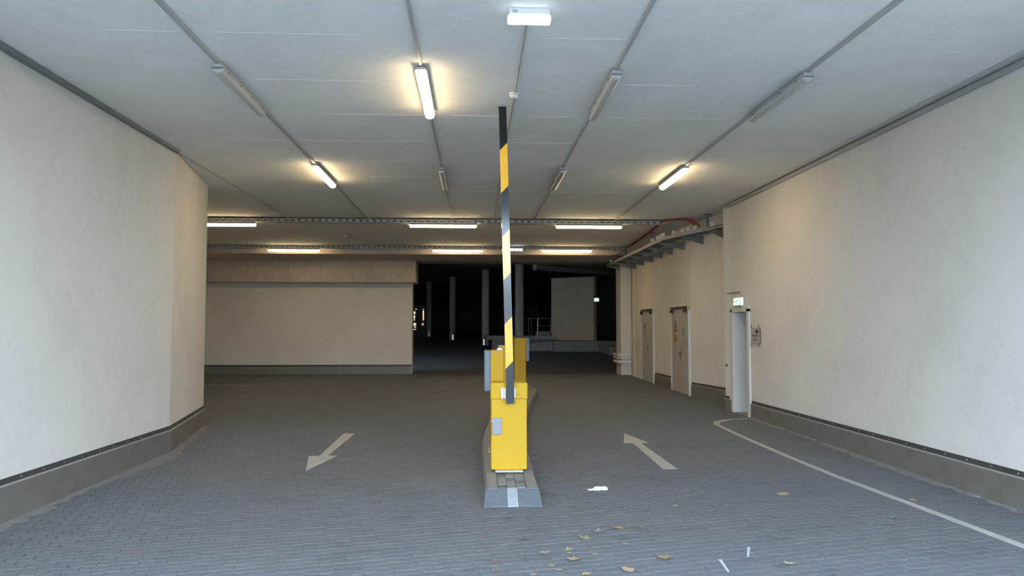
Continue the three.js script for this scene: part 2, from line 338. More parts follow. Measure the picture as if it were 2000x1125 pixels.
// ------------------------------------------------------------------ skirting panels
function skirting(name, label, line, side, top, panelLen = 2.4) {
  const g = structGroup(name, label, 'baseboard');
  for (let i = 0; i < line.length - 1; i++) {
    const [a, b] = [line[i], line[i + 1]], len = Math.hypot(b[0] - a[0], b[1] - a[1]), dx = (b[0] - a[0]) / len, dz = (b[1] - a[1]) / len;
    const nx = dz * side, nz = -dx * side, n = Math.max(1, Math.round(len / panelLen));
    for (let k = 0; k < n; k++) {
      const s0 = len * k / n + 0.002, s1 = len * (k + 1) / n - 0.002;
      const pt = (s, o) => [a[0] + dx * s + nx * o, a[1] + dz * s + nz * o];
      const bottom = (x, z) => floorY(x, z) - 0.03;
      const p = mesh('skirting_panel', prism([pt(s0, -0.01), pt(s1, -0.01), pt(s1, 0.028), pt(s0, 0.028)], bottom, top - 0.058), M.skirt, g);
      mesh('lit_edge_strip', prism([pt(s0, 0.0), pt(s1, 0.0), pt(s1, 0.033), pt(s0, 0.033)], top - 0.066, top - 0.055), M.litEdge, p);  // pale strip painted in for light along the top edge of the panel
      mesh('cap_strip', prism([pt(s0, -0.01), pt(s1, -0.01), pt(s1, 0.007), pt(s0, 0.007)], top - 0.06, top), M.skirtCap, p);
      const rv = [];
      for (let s = s0 + 0.15; s < s1; s += 0.38) { const c = pt(s, 0.008); rv.push(new THREE.SphereGeometry(0.008, 8, 5).translate(c[0], top - 0.028, c[1])); }
      if (rv.length) tag(mesh('rivet_row', rv, M.rivet, p), null, null, null, 'stuff');
    }
  }
}
skirting('baseboard_left', 'grey-brown metal skirting with riveted cap along the left wall', LW, -1, 0.44, 2.35);
skirting('baseboard_right', 'grey-brown metal skirting with riveted cap along the right wall', [[5.14, -0.5], [RX, DOOR_Z0 + 0.09]], -1 * -1, 0.46, 2.4);
skirting('baseboard_right_stub', 'short skirting piece beyond the open doorway', [[RX, DOOR_Z1 - 0.08], [5.13, -15.56]], 1, 0.44);
skirting('baseboard_recess', 'metal skirting between the double doors and the wall step', [[5.57, -15.6], [5.24, -18.38]], 1, 0.52, 2.9);
skirting('baseboard_recess_middle', 'metal skirting between the two double doors', [[5.255, -20.35], [5.275, -22.3]], 1, 0.53, 2.4);
skirting('baseboard_back', 'long metal skirting along the white rear wall', [[-9.6, -27.1], [-2.2, -27.1]], 1, 0.55, 2.5);

// sand blown along the foot of the walls
function drift(name, label, pts, widths, side) {
  const g = new THREE.BufferGeometry(), v = [], out = offsetLine(pts, side);
  const N = pts.length;
  const rowPts = pts.map((p, i) => { const w = widths[i]; return [p, [p[0] + (out[i][0] - p[0]) / Math.abs(side) * w * 0.5, p[1] + (out[i][1] - p[1]) / Math.abs(side) * w * 0.5], [p[0] + (out[i][0] - p[0]) / Math.abs(side) * w, p[1] + (out[i][1] - p[1]) / Math.abs(side) * w]]; });
  const Y = (p, k) => [p[0], floorY(p[0], p[1]) + [0.016, 0.007, -0.003][k], p[1]];
  for (let i = 0; i < N - 1; i++) for (let k = 0; k < 2; k++) {
    const a = Y(rowPts[i][k], k), b = Y(rowPts[i + 1][k], k), c = Y(rowPts[i + 1][k + 1], k + 1), d = Y(rowPts[i][k + 1], k + 1);
    if (side < 0) v.push(...a, ...c, ...b, ...a, ...d, ...c); else v.push(...a, ...b, ...c, ...a, ...c, ...d);
  }
  g.setAttribute('position', new THREE.Float32BufferAttribute(v, 3)); const gg = uvm(g);
  tag(mesh(name, gg, M.sand), label, 'sand', null, 'stuff');
}
{
  const dense = (L, step) => { const o = []; for (let i = 0; i < L.length - 1; i++) { const len = Math.hypot(L[i + 1][0] - L[i][0], L[i + 1][1] - L[i][1]), n = Math.ceil(len / step); for (let k = 0; k < n; k++) o.push([L[i][0] + (L[i + 1][0] - L[i][0]) * k / n, L[i][1] + (L[i + 1][1] - L[i][1]) * k / n]); } o.push(L[L.length - 1]); return o; };
  const l = dense([[-4.255, -3], [-4.26, -7.4], [-4.26, -11.1], [-4.78, -13.9]], 0.09), wl = l.map((p, i) => 0.13 + 0.09 * Math.sin(i * 0.13) * Math.sin(i * 0.047 + 1) + rr(-0.05, 0.07));
  drift('sand_drift', 'pale sand blown along the foot of the left skirting', l, wl, -1);
  const r = dense([[5.14, -3], [5.155, -14.1]], 0.09), wr = r.map((p, i) => 0.09 + 0.06 * Math.sin(i * 0.11) + rr(-0.04, 0.05));
  drift('sand_drift', 'thin sand along the foot of the right skirting', r, wr, 1);
}

// ------------------------------------------------------------------ road markings
const markY = 0.0022;
function marking(name, label, polys) { return tag(mesh(name, polys.map(p => prism(p, (x, z) => floorY(x, z) - 0.002, (x, z) => floorY(x, z) + markY)), M.marking), label, 'road marking'); }
marking('lane_arrow', 'white painted arrow on the exit lane pointing out of the garage', [[[-2.14, -12.80], [-1.95, -12.78], [-1.992, -10.68], [-1.865, -10.66], [-2.058, -9.61], [-2.252, -10.68], [-2.104, -10.68]]]);
marking('lane_arrow', 'white painted arrow on the entry lane pointing into the garage', [[[2.42, -12.42], [2.595, -11.43], [2.47, -11.42], [2.483, -9.38], [2.303, -9.38], [2.358, -11.42], [2.218, -11.43]]]);
{
  const c = [];
  const inn = [[5.15, -14.12], [4.86, -14.09], [4.58, -13.90], [4.37, -13.66], [4.29, -13.42], [4.255, -13.0], [4.235, -12.4], [4.217, -11.55], [4.212, -10.1], [4.235, -8.8], [4.27, -8.3], [4.345, -7.19], [4.41, -6.06], [4.55, -3.8]];
  const out = [[5.15, -14.02], [4.84, -13.99], [4.64, -13.83], [4.27, -13.62], [4.195, -13.40], [4.17, -13.0], [4.152, -12.4], [4.132, -11.55], [4.127, -10.1], [4.15, -8.8], [4.185, -8.3], [4.258, -7.19], [4.322, -6.06], [4.46, -3.8]];
  const o = out.map((p, i) => [p, inn[i]]);
  o[2] = [[4.55, -13.98], [4.60, -13.84]]; o[3] = [[4.30, -13.72], [4.39, -13.62]];
  for (let i = 0; i < o.length - 1; i++) c.push([o[i][0], o[i + 1][0], o[i + 1][1], o[i][1]]);
  marking('edge_line', 'white painted edge line curving in to the open doorway', c);
}
// slot drain in front of the rear wall
{
  const t = thing('slot_drain', 'thin metal slot drain in the floor before the rear wall', 'drain', [0, 0, 0]);
  mesh('grating_edge', [prism([[-8.6, -23.32], [-6.4, -22.86], [-6.4, -22.81], [-8.6, -23.27]], (x, z) => floorY(x, z) - 0.004, (x, z) => floorY(x, z) + 0.006)], M.steel, t);
  mesh('grating_edge', [prism([[-8.6, -23.22], [-6.4, -22.76], [-6.4, -22.73], [-8.6, -23.19]], (x, z) => floorY(x, z) - 0.004, (x, z) => floorY(x, z) + 0.004)], M.steel, t);
}

// ------------------------------------------------------------------ traffic island
const islandTop = (x, z) => floorY(x, z) + 0.125;
{
  const g = thing('traffic_island', 'grey kerbed traffic island between the lanes, sloped at its front', 'traffic island');
  const KW = 0.125, low = (x, z) => floorY(x, z) - 0.05;
  function stones(line, inward, tone) {
    const inner = line.map(p => [p[0] + inward * KW, p[1]]);
    for (let i = 0; i < line.length - 1; i++) {
      const len = Math.abs(line[i + 1][1] - line[i][1]), n = Math.max(1, Math.round(len / 1.0));
      for (let k = 0; k < n; k++) {
        const f = (L, t) => [L[i][0] + (L[i + 1][0] - L[i][0]) * t, L[i][1] + (L[i + 1][1] - L[i][1]) * t];
        const e = 0.004 / len, a = f(line, k / n + e), b = f(line, (k + 1) / n - e), c = f(inner, (k + 1) / n - e), d = f(inner, k / n + e);
        const sh = (p, s) => [p[0] + inward * s, p[1]];
        mesh('kerb_stone', [prism([a, b, c, d], low, (x, z) => islandTop(x, z) - 0.03), prism([sh(a, 0.018), sh(b, 0.018), c, d], (x, z) => islandTop(x, z) - 0.03, islandTop)], tone, g);
      }
    }
  }
  stones(ISL_L, 1, M.kerb); stones(ISL_R, -1, M.kerb);
  // sloped front stones: dark, light centre block, dark
  const front = (x0t, x1t, x0b, x1b, mat, name, lift = 0) => {
    const zt = -7.84, zb = -7.60, v = [], T = (x, z, u) => [x, floorY(x, z) + u, z];
    const A = T(x0b, zb, 0.012), B = T(x1b, zb, 0.012), C = T(x1t, zt, 0.125 + lift), D = T(x0t, zt, 0.125 + lift), E = T(x0t, zt - 0.01, -0.05), F = T(x1t, zt - 0.01, -0.05), A2 = T(x0b, zb, -0.05), B2 = T(x1b, zb, -0.05);
    const quad = (a, b, c, d) => v.push(...a, ...b, ...c, ...a, ...c, ...d);
    quad(A, B, C, D); quad(A2, B2, B, A); quad(B2, F, C, B); quad(E, A2, A, D); quad(F, E, D, C);
    const gg = new THREE.BufferGeometry(); gg.setAttribute('position', new THREE.Float32BufferAttribute(v, 3)); mesh(name, uvm(gg), mat, g);
  };
  front(0.118, 0.325, 0.092, 0.325, M.kerbDark, 'front_stone');
  front(0.329, 0.436, 0.329, 0.436, M.kerbLight, 'front_stone', 0.004);
  front(0.440, 0.655, 0.440, 0.668, M.kerbDark, 'front_stone');
  // infill
  const inner0 = ISL_L.map(p => [p[0] + KW, p[1]]), inner1 = ISL_R.map(p => [p[0] - KW, p[1]]);
  mesh('infill', prism([...inner0, ...inner1.reverse()], low, (x, z) => islandTop(x, z) - 0.012), M.kerb, g);
  const xs = [0.246, 0.335, 0.43, 0.528], zs = [-7.90, -8.06, -8.22, -8.40, -8.60];
  for (let i = 0; i < 4; i++) for (let k = 0; k < 3; k++) {
    const s = (i + k) % 2 ? 0.012 : -0.012, a = xs[k] + 0.003, b = xs[k + 1] - 0.003, z0 = zs[i] - 0.003 + s * (k === 1 ? 1 : 0), z1 = zs[i + 1] + 0.003;
    const lift = rr(-0.003, 0.006);
    mesh('island_paver', prism([[a, z0], [b, z0 - 0.012], [b, z1 - 0.012], [a, z1]], (x, z) => islandTop(x, z) - 0.05, (x, z) => islandTop(x, z) + lift), (i + k) % 3 ? M.kerb : M.kerbDark, g);
  }
}

// ------------------------------------------------------------------ boom barrier
{
  const y0 = 0.204, g = thing('boom_barrier', 'yellow parking barrier with its black and yellow boom raised upright', 'barrier', [0.39, y0, -8.88]);
  mesh('base_plate', rbox(0.31, 0.02, 0.40, 0.004, 0, 0.010, 0.045), M.base, g);
  const hs = mesh('housing', rbox(0.402, 0.83, 0.35, 0.008, 0, 0.02 + 0.415, 0), M.yellow, g);
  mesh('lid', rbox(0.418, 0.185, 0.37, 0.014, 0, 0.898, 0, 3), M.yellow, g);
  const lock = mesh('lock_cover', rbox(0.105, 0.19, 0.022, 0.006, -0.138, 0.505, 0.186), M.brushed, g);
  mesh('hinge_pin', new THREE.CylinderGeometry(0.008, 0.008, 0.02, 10).rotateZ(Math.PI / 2).translate(-0.197, 0.56, 0.18), M.steel, lock);
  for (const b of [rbox(0.03, 0.118, 0.05, 0.004, -0.077, 0.875, 0.203), rbox(0.018, 0.118, 0.03, 0.003, -0.048, 0.875, 0.208), rbox(0.014, 0.11, 0.05, 0.003, 0.062, 0.88, 0.203)]) mesh('boom_clamp', b, M.white, g);
  const st = mesh('sticker', rbox(0.058, 0.036, 0.002, 0.0008, 0.108, 0.862, 0.1855), M.yellowDeep, g);
  for (const [dx, dy] of [[-0.018, -0.006], [0, 0.004], [0.016, -0.004]]) mesh('sticker_mark', rbox(0.009, 0.007, 0.002, 0.0006, 0.108 + dx, 0.862 + dy, 0.1868), M.black, st);
  // boom: a flat hollow bar cut into slanted colour bands
  const BW = 0.088, BD = 0.036, len = 3.36, rise = 0.088;
  const marks = [0.43, 0.927, 1.42, 1.915, 2.41, 2.90];    // where a band ends, measured along the bar at its middle
  const pivot = new THREE.Group(); pivot.name = 'boom'; pivot.position.set(0.012, 0.765, 0.245); pivot.rotation.z = 0.0275; pivot.rotation.y = 0.02; g.add(pivot);
  const ends = [0, ...marks, len];
  for (let i = 0; i < 7; i++) {
    const b = ends[i], t = ends[i + 1], sb = i === 0 ? 0 : rise / 2, stp = i === 6 ? 0 : rise / 2, e = 0.0005;
    const s = new THREE.Shape([new THREE.Vector2(-BW / 2 + e, b - sb), new THREE.Vector2(BW / 2 - e, b + sb), new THREE.Vector2(BW / 2 - e, t + stp), new THREE.Vector2(-BW / 2 + e, t - stp)]);
    const eg = new THREE.ExtrudeGeometry(s, { depth: BD, bevelEnabled: false }).translate(0, 0, -BD / 2);
    const m = mesh(i % 2 ? 'yellow_band' : 'black_band', eg, i % 2 ? M.boomYellow : M.boomBlack, pivot);
  }
}

// ------------------------------------------------------------------ ticket terminals on the island
function terminal(label, [x, z], faceLeft, w, h) {
  const y = islandTop(x, z) + 0.002, g = thing('ticket_terminal', label, 'ticket terminal', [x, y, z]);
  const s = faceLeft ? -1 : 1;
  mesh('column', rbox(w, h, 0.32, 0.006, 0, h / 2, 0), M.yellow, g);
  mesh('foot_plate', rbox(w + 0.05, 0.016, 0.36, 0.003, 0, 0.008, 0), M.base, g);
  mesh('face_panel', rbox(0.08, 0.53, 0.30, 0.014, s * (w / 2 + 0.0405), h - 0.265, 0, 3), M.greyPaint, g);
  return g;
}
terminal('yellow ticket terminal with a grey face panel on the exit side', [0.29, -10.16], true, 0.165, 1.31);
terminal('yellow ticket terminal with a grey panel on the entry side, further in', [1.05, -17.86], false, 0.26, 1.31);
{
  const x = 0.47, z = -12.6, y = islandTop(x, z) + 0.002, g = thing('intercom_post', 'narrow yellow post on the island mostly hidden by the raised boom', 'post', [x, y, z]);
  mesh('column', rbox(0.15, 1.27, 0.2, 0.006, 0, 0.635, 0), M.yellow, g); mesh('cap', rbox(0.16, 0.03, 0.21, 0.006, 0, 1.285, 0), M.yellowDeep, g);
}
function crumple(w, h, d, s, seg = 3) {
  const g = new THREE.IcosahedronGeometry(1, seg); const p = g.attributes.position, map = {}; let k = s;
  const r = () => { k = (Math.imul(k, 1664525) + 1013904223) >>> 0; return k / 4294967296; };
  for (let i = 0; i < p.count; i++) { const key = [p.getX(i), p.getY(i), p.getZ(i)].map(v => v.toFixed(3)).join(); map[key] ??= 0.62 + 0.5 * r(); const q = map[key]; p.setXYZ(i, p.getX(i) * q * w / 2, Math.max(-h * 0.2, p.getY(i) * q * h / 2), p.getZ(i) * q * d / 2); }
  g.computeVertexNormals(); return g;
}
{
  const p = mesh('crumpled_paper', crumple(0.085, 0.05, 0.06, 7, 2), M.paper); p.position.set(0.325, islandTop(0.29, -10.16) + 0.002 + 1.31 + 0.011, -10.07); tag(p, 'crumpled paper left on top of the yellow ticket terminal', 'paper');
  const g = thing('crumpled_tissue', 'white crumpled tissue lying on the entry lane', 'paper', [1.31, floorY(1.31, -8.3), -8.3]);
  mesh('fold', crumple(0.12, 0.055, 0.07, 11, 2).translate(0.02, 0.012, 0), M.paper, g);
  mesh('fold', crumple(0.075, 0.06, 0.06, 23, 2).translate(0.085, 0.013, 0.005), M.paper, g);
  mesh('fold', crumple(0.09, 0.018, 0.06, 5, 2).translate(-0.06, 0.005, 0.01), M.paper, g);
}

// ------------------------------------------------------------------ ceiling lamps
function lampParts(g, lit) {      // lamp along x, hanging below y = 0
  const W = 0.115, LEN = 1.56;
  const prof = (pts) => { const s = new THREE.Shape(pts.map(p => new THREE.Vector2(...p))); return new THREE.ExtrudeGeometry(s, { depth: LEN - 0.06, bevelEnabled: true, bevelThickness: 0.03, bevelSize: 0.012, bevelOffset: -0.012, bevelSegments: 3 }).translate(0, 0, -(LEN - 0.06) / 2).rotateY(Math.PI / 2); };
  mesh('housing', prof([[-0.045, 0], [0.045, 0], [W / 2, -0.03], [W / 2, -0.042], [-W / 2, -0.042], [-W / 2, -0.03]]), M.lampBody, g);
  const dpts = [[W / 2 - 0.004, -0.0425]]; for (let a = 0; a <= 8; a++) { const t = -Math.PI * a / 8; dpts.push([(W / 2 - 0.006) * Math.cos(t), -0.06 + 0.038 * Math.sin(t)]); } dpts.push([-W / 2 + 0.004, -0.0425]);
  const D = LEN - 0.1;
  const s = new THREE.Shape(dpts.reverse().map(p => new THREE.Vector2(...p)));
  mesh('diffuser', new THREE.ExtrudeGeometry(s, { depth: D, bevelEnabled: true, bevelThickness: 0.045, bevelSize: 0.022, bevelOffset: -0.022, bevelSegments: 5 }).translate(0, 0, -D / 2).rotateY(Math.PI / 2), lit ? M.lampOn : M.lampOff, g);
  mesh('cable_gland', [new THREE.CylinderGeometry(0.012, 0.012, 0.06, 10).rotateZ(Math.PI / 2).translate(-LEN / 2 - 0.02, -0.02, 0)], M.ductPale, g);
  if (!lit) { const c = []; for (const x of [-0.6, -0.2, 0.2, 0.6]) for (const z of [-W / 2, W / 2]) c.push(new THREE.BoxGeometry(0.03, 0.02, 0.004).translate(x, -0.04, z)); tag(mesh('clip_row', c, M.galvDark, g), null, null, null, 'stuff'); }
}
function lamp(label, pos, along, lit, group) {
  const g = thing('ceiling_lamp', label, 'lamp', pos, group); lampParts(g, lit);
  if (along === 'z') g.rotation.y = -Math.PI / 2;
  if (lit) {
    const l = new THREE.RectAreaLight(lin(...LAMP_RGB), LAMP_POWER, 1.46, 0.1); l.position.set(pos[0], pos[1] - 0.105, pos[2]);
    l.rotation.set(-Math.PI / 2, 0, along === 'z' ? Math.PI / 2 : 0); l.name = 'lamp_light'; scene.add(l);
  }
}
const ducts = [[-2.455, 'A'], [-0.525, 'B'], [1.38, 'D'], [3.275, 'E']];
const LY = CEIL - 0.026;
const GL = 'batten lamps along the ceiling ducts';
lamp('unlit grey batten lamp on the duct next to the left wall, near the entrance', [-2.455, LY, -8.08], 'z', false, GL);
lamp('lit batten lamp near the entrance on the duct just left of the boom', [-0.525, LY, -8.08], 'z', true, GL);
lamp('unlit grey batten lamp just right of the smoke detector line, near the entrance', [1.38, LY, -8.08], 'z', false, GL);
lamp('unlit grey batten lamp on the duct next to the right wall, near the entrance', [3.275, LY, -8.05], 'z', false, GL);
lamp('lit batten lamp on the duct next to the left wall, further in', [-2.455, LY, -12.55], 'z', true, GL);
lamp('unlit batten lamp further in on the same duct as the glowing one by the boom', [-0.525, LY, -12.7], 'z', false, GL);
lamp('unlit batten lamp further in, just right of the raised boom', [1.38, LY, -12.6], 'z', false, GL);
lamp('lit batten lamp on the duct next to the right wall, further in', [3.275, LY, -12.45], 'z', true, GL);
const GT1 = 'lit lamps under the front cable tray', GT2 = 'lit lamps under the rear cable tray';
lamp('lit lamp under the front cable tray at the corner of the left wall', [-5.80, 4.245, -17.80], 'x', true, GT1);
lamp('lit lamp under the front cable tray, left of the raised boom', [-0.735, 4.245, -17.80], 'x', true, GT1);
lamp('lit lamp under the front cable tray, right of the raised boom', [2.67, 4.245, -17.80], 'x', true, GT1);
lamp('lit lamp under the rear cable tray above the white rear wall', [-5.54, 4.262, -23.75], 'x', true, GT2);
lamp('lit lamp under the rear cable tray above the edge of the dark hall', [-0.53, 4.272, -23.75], 'x', true, GT2);
lamp('lit lamp under the rear cable tray beside the small escape sign', [2.86, 4.282, -23.75], 'x', true, GT2);

// cable ducts along the ceiling
function duct(label, geo, mat = M.duct) { return tag(mesh('cable_duct', geo, mat), label, 'cable duct', 'cable ducts on the ceiling'); }
duct('grey cable duct along the ceiling carrying the two lamps next to the left wall', box(-2.475, -2.435, CEIL - 0.026, CEIL - 0.003, -0.6, -17.75));
duct('thin grey cable duct along the ceiling carrying the lamp that glows left of the boom', box(-0.538, -0.512, CEIL - 0.024, CEIL - 0.003, -0.6, -17.75));
duct('thin grey conduit from the emergency light past the smoke detector', new THREE.CylinderGeometry(0.011, 0.011, 11.5, 8).rotateX(Math.PI / 2).translate(0.425, CEIL - 0.012, -6.2 - 5.75));
duct('thin grey cable duct along the ceiling carrying the unlit lamps right of the boom', box(1.367, 1.393, CEIL - 0.024, CEIL - 0.003, -0.6, -17.75));
duct('grey cable duct along the ceiling carrying the lamps next to the right wall', box(3.255, 3.295, CEIL - 0.026, CEIL - 0.003, -0.6, -17.75));
{
  duct('grey trunking in the corner between ceiling and left wall', prism([[-4.235, -0.6], [-4.275, -7.4], [-4.275, -11.1], [-4.22, -11.1], [-4.20, -7.4], [-4.16, -0.6]], CEIL - 0.045, CEIL - 0.003), std(lin(0.20, 0.215, 0.21), 0.6));
  duct('thin conduit running on from the left wall trunking to the front cable tray', box(-4.285, -4.255, CEIL - 0.022, CEIL, -11.2, -17.75));
  const g = thing('wall_trunking', 'pair of grey trunkings in the corner between ceiling and right wall', 'cable duct', [0, 0, 0]);
  mesh('upper_duct', prism([[5.055, -0.6], [5.095, -15.5], [5.045, -15.5], [5.005, -0.6]], CEIL - 0.035, CEIL), M.ductPale, g);
  mesh('lower_duct', prism([[5.145, -0.6], [5.17, -15.5], [5.13, -15.5], [5.105, -0.6]], CEIL - 0.085, CEIL - 0.03), M.duct, g);
}
// smoke detectors
function detector(label, x, z) {
  const g = thing('smoke_detector', label, 'smoke detector', [x, CEIL, z], 'smoke detectors on the ceiling');
  mesh('base', new THREE.LatheGeometry([[0, 0], [0.055, 0], [0.055, -0.028], [0, -0.028]].map(p => new THREE.Vector2(...p)).reverse(), 24), M.white, g);
  mesh('sensor_head', new THREE.LatheGeometry([[0, -0.062], [0.03, -0.060], [0.046, -0.05], [0.05, -0.028], [0, -0.028]].map(p => new THREE.Vector2(...p)), 24), M.white, g);
}
detector('round white smoke detector on the thin conduit left of the raised boom tip', 0.42, -8.17);
detector('small smoke detector left of centre between the two cable trays', -3.55, -21.1);
detector('small smoke detector just before the escape sign at the rear tray', 1.21, -22.6);
duct('short thin conduit from the rear tray to the left-hand smoke detector', tube([[-3.49, CEIL - 0.017, -21.2], [-3.1, CEIL - 0.017, -22.4], [-2.9, CEIL - 0.017, -23.6]], 0.012, 20), M.duct);

// emergency light
{
  const g = thing('emergency_light', 'white emergency light glowing on the ceiling near the entrance', 'lamp', [0.43, CEIL, -6.02]);
  mesh('housing', rbox(0.325, 0.05, 0.10, 0.006, 0, -0.025, 0), M.white, g);
  const d = mesh('diffuser', rbox(0.345, 0.055, 0.095, 0.014, 0, -0.078, 0.0, 3), M.ledOn, g);
  for (const x of [-0.1, 0, 0.1]) mesh('led_spot', rbox(0.055, 0.03, 0.004, 0.0015, x, -0.074, 0.0485), M.ledSpot, d);
  mesh('label_plate', rbox(0.04, 0.022, 0.002, 0.0008, -0.115, -0.026, 0.051), M.ductPale, g);
  mesh('cable_gland', new THREE.CylinderGeometry(0.008, 0.008, 0.03, 8).rotateX(Math.PI / 2).translate(0, -0.02, -0.06), M.black, g);
  const l = new THREE.RectAreaLight(lin(0.86, 0.96, 1.0), 3, 0.32, 0.08); l.position.set(0.43, CEIL - 0.11, -6.02); l.rotation.set(-Math.PI / 2, 0, 0); scene.add(l);
}

// ------------------------------------------------------------------ cable trays across the hall
function crossTray(label, x0, x1, y, z) {
  const g = thing('cable_tray', label, 'cable tray', [0, y, z], 'perforated cable trays across the hall');
  const H = 0.075, T = 0.004;
  function rail(zz) {
    const s = new THREE.Shape([new THREE.Vector2(x0, 0), new THREE.Vector2(x1, 0), new THREE.Vector2(x1, H), new THREE.Vector2(x0, H)]);
    for (let x = x0 + 0.03; x < x1 - 0.14; x += 0.155) { const h = new THREE.Path([new THREE.Vector2(x, 0.024), new THREE.Vector2(x, 0.062), new THREE.Vector2(x + 0.06, 0.062), new THREE.Vector2(x + 0.06, 0.024)]); s.holes.push(h); }
    return new THREE.ExtrudeGeometry(s, { depth: T, bevelEnabled: false }).translate(0, 0, zz);
  }
  mesh('side_rail', rail(0.10), M.galv, g); mesh('side_rail', rail(-0.10), M.galv, g);
  mesh('tray_floor', box(x0, x1, 0, 0.004, -0.10, 0.10), M.galv, g);
  const cb = []; for (let i = 0; i < 5; i++) cb.push(new THREE.CylinderGeometry(0.011, 0.011, x1 - x0 - 0.1, 6).rotateZ(Math.PI / 2).translate((x0 + x1) / 2, 0.016, -0.06 + i * 0.028));
  for (let i = 0; i < 4; i++) cb.push(new THREE.CylinderGeometry(0.014, 0.014, x1 - x0 - 0.1, 6).rotateZ(Math.PI / 2).translate((x0 + x1) / 2, 0.042, -0.05 + i * 0.034));  // upper layer added so the rail slots look dark
  for (const c of cb) mesh('cable', c, M.cable, g);
  for (let x = x0 + 0.8; x < x1; x += 1.9) mesh('hanger', box(x - 0.012, x + 0.012, 0.004, CEIL - y, -0.012, 0.012), M.galvDark, g);
}
crossTray('perforated galvanised cable tray across the hall above the front row of lamps', -9.5, 4.5, 4.247, -17.80);
crossTray('perforated galvanised cable tray across the hall at the downstand beam', -9.5, 4.62, 4.265, -23.75);

// cable ladder on the right
{
  const g = thing('cable_ladder', 'galvanised cable ladder on brackets high along the recessed right wall', 'cable tray', [0, 0, 0]);
  const Y = 3.98, outer = [[4.62, -26.6], [4.62, -18.6], [5.29, -16.15], [5.50, -15.6]];
  let inner = offsetLine(outer, 0.4); if (inner[0][0] < outer[0][0]) inner = offsetLine(outer, -0.4);
  inner[3] = [5.57, -15.6]; inner[2] = [5.46, -16.6]; inner[1] = [5.02, -18.6];
  for (const L of [outer, inner]) { const w = offsetLine(L, 0.02); for (let i = 0; i < 3; i++) mesh('side_rail', prism([L[i], L[i + 1], w[i + 1], w[i]], Y, Y + 0.075), M.galv, g); }
  const at = (L, s) => { let acc = 0; for (let i = 0; i < L.length - 1; i++) { const l = Math.hypot(L[i + 1][0] - L[i][0], L[i + 1][1] - L[i][1]); if (s <= acc + l || i === L.length - 2) { const t = Math.min(1, (s - acc) / l); return [L[i][0] + (L[i + 1][0] - L[i][0]) * t, L[i][1] + (L[i + 1][1] - L[i][1]) * t]; } acc += l; } };
  for (let s = 0.2; s < 10.9; s += 0.3) { const a = at(outer, s), b = [Math.min(a[0] + 0.38, 5.5), a[1] - (s > 8 ? 0.05 : 0)]; mesh('rung', prism([[a[0], a[1] - 0.015], [b[0], b[1] - 0.015], [b[0], b[1] + 0.015], [a[0], a[1] + 0.015]], Y + 0.005, Y + 0.03), M.galvDark, g); }
  for (const s of [0.5, 1.7, 2.9, 4.1, 5.3, 6.5, 7.7, 9.0, 10.2]) {
    const a = at(outer, s), wx = Math.min(5.56, s < 8 ? 5.29 : 5.24 + (s - 8) * 0.115);
    const sh = new THREE.Shape([new THREE.Vector2(a[0] - 0.06, Y - 0.03), new THREE.Vector2(wx, Y - 0.03), new THREE.Vector2(wx, Y - 0.2), new THREE.Vector2(wx - 0.05, Y - 0.2), new THREE.Vector2(a[0] - 0.06, Y - 0.06)]);
    mesh('wall_bracket', new THREE.ExtrudeGeometry(sh, { depth: 0.04, bevelEnabled: false }).translate(0, 0, a[1] - 0.02), M.galvDark, g);
  }
  for (const s of [3.0, 6.6, 9.9]) { const a = at(outer, s); mesh('ceiling_hanger', [box(a[0] + 0.03, a[0] + 0.075, Y + 0.07, CEIL, a[1] - 0.02, a[1] + 0.02), box(a[0] - 0.04, a[0] + 0.14, CEIL - 0.01, CEIL, a[1] - 0.06, a[1] + 0.06)], M.galvDark, g); }
  const cb = []; for (let i = 0; i < 5; i++) cb.push(tube([[4.72 + i * 0.06, Y + 0.045, -26.4], [4.71 + i * 0.06, Y + 0.045, -22], [4.72 + i * 0.06, Y + 0.045, -18.8], [5.12 + i * 0.06, Y + 0.045, -16.8], [5.36 + i * 0.04, Y + 0.045, -15.75]], 0.016, 40, 6));
  for (const c of cb) mesh('cable', c, M.cableGrey, g);
  // white clamps standing on the front rail
  for (const s of [0.6, 6.7, 7.25, 7.6, 7.85, 8.35, 8.75, 9.0, 9.3, 10.0]) { const a = at(outer, s + 0.15); mesh('cable_clamp', rbox(0.07, 0.10, 0.07, 0.008, a[0] + 0.01, Y + 0.125, a[1]), M.white, g); }
}
{
  const t1 = tag(mesh('alarm_cable', [tube([[4.30, 4.33, -17.80], [4.55, 4.322, -17.5], [4.85, 4.312, -17.35], [5.0, 4.22, -17.3], [5.06, 4.09, -17.25]], 0.022, 40), tube([[4.38, 4.33, -17.76], [4.65, 4.325, -17.42], [4.95, 4.30, -17.25], [5.12, 4.12, -17.15]], 0.018, 40)], M.red), 'bright red alarm cables looping from the front tray to the ladder', 'cable');
  const t2 = tag(mesh('alarm_cable', [tube([[4.42, 4.325, -17.86], [4.50, 4.33, -19.5], [4.62, 4.33, -21.5], [4.72, 4.33, -23.65]], 0.02, 40), tube([[4.47, 4.325, -17.9], [4.56, 4.33, -19.5], [4.68, 4.33, -21.5], [4.77, 4.33, -23.65]], 0.018, 40)], M.red), 'red alarm cables running along the ceiling between the two cable trays', 'cable');
  const t3 = tag(mesh('alarm_cable', [tube([[4.62, 4.30, -23.8], [4.64, 4.20, -24.0], [4.45, 4.13, -24.22], [4.25, 4.10, -24.24]], 0.012, 30), tube([[4.70, 4.30, -23.7], [4.76, 4.2, -23.8], [4.78, 4.06, -24.0]], 0.012, 30)], M.cable), 'thin dark cables dropping from the end of the rear tray', 'cable');
}

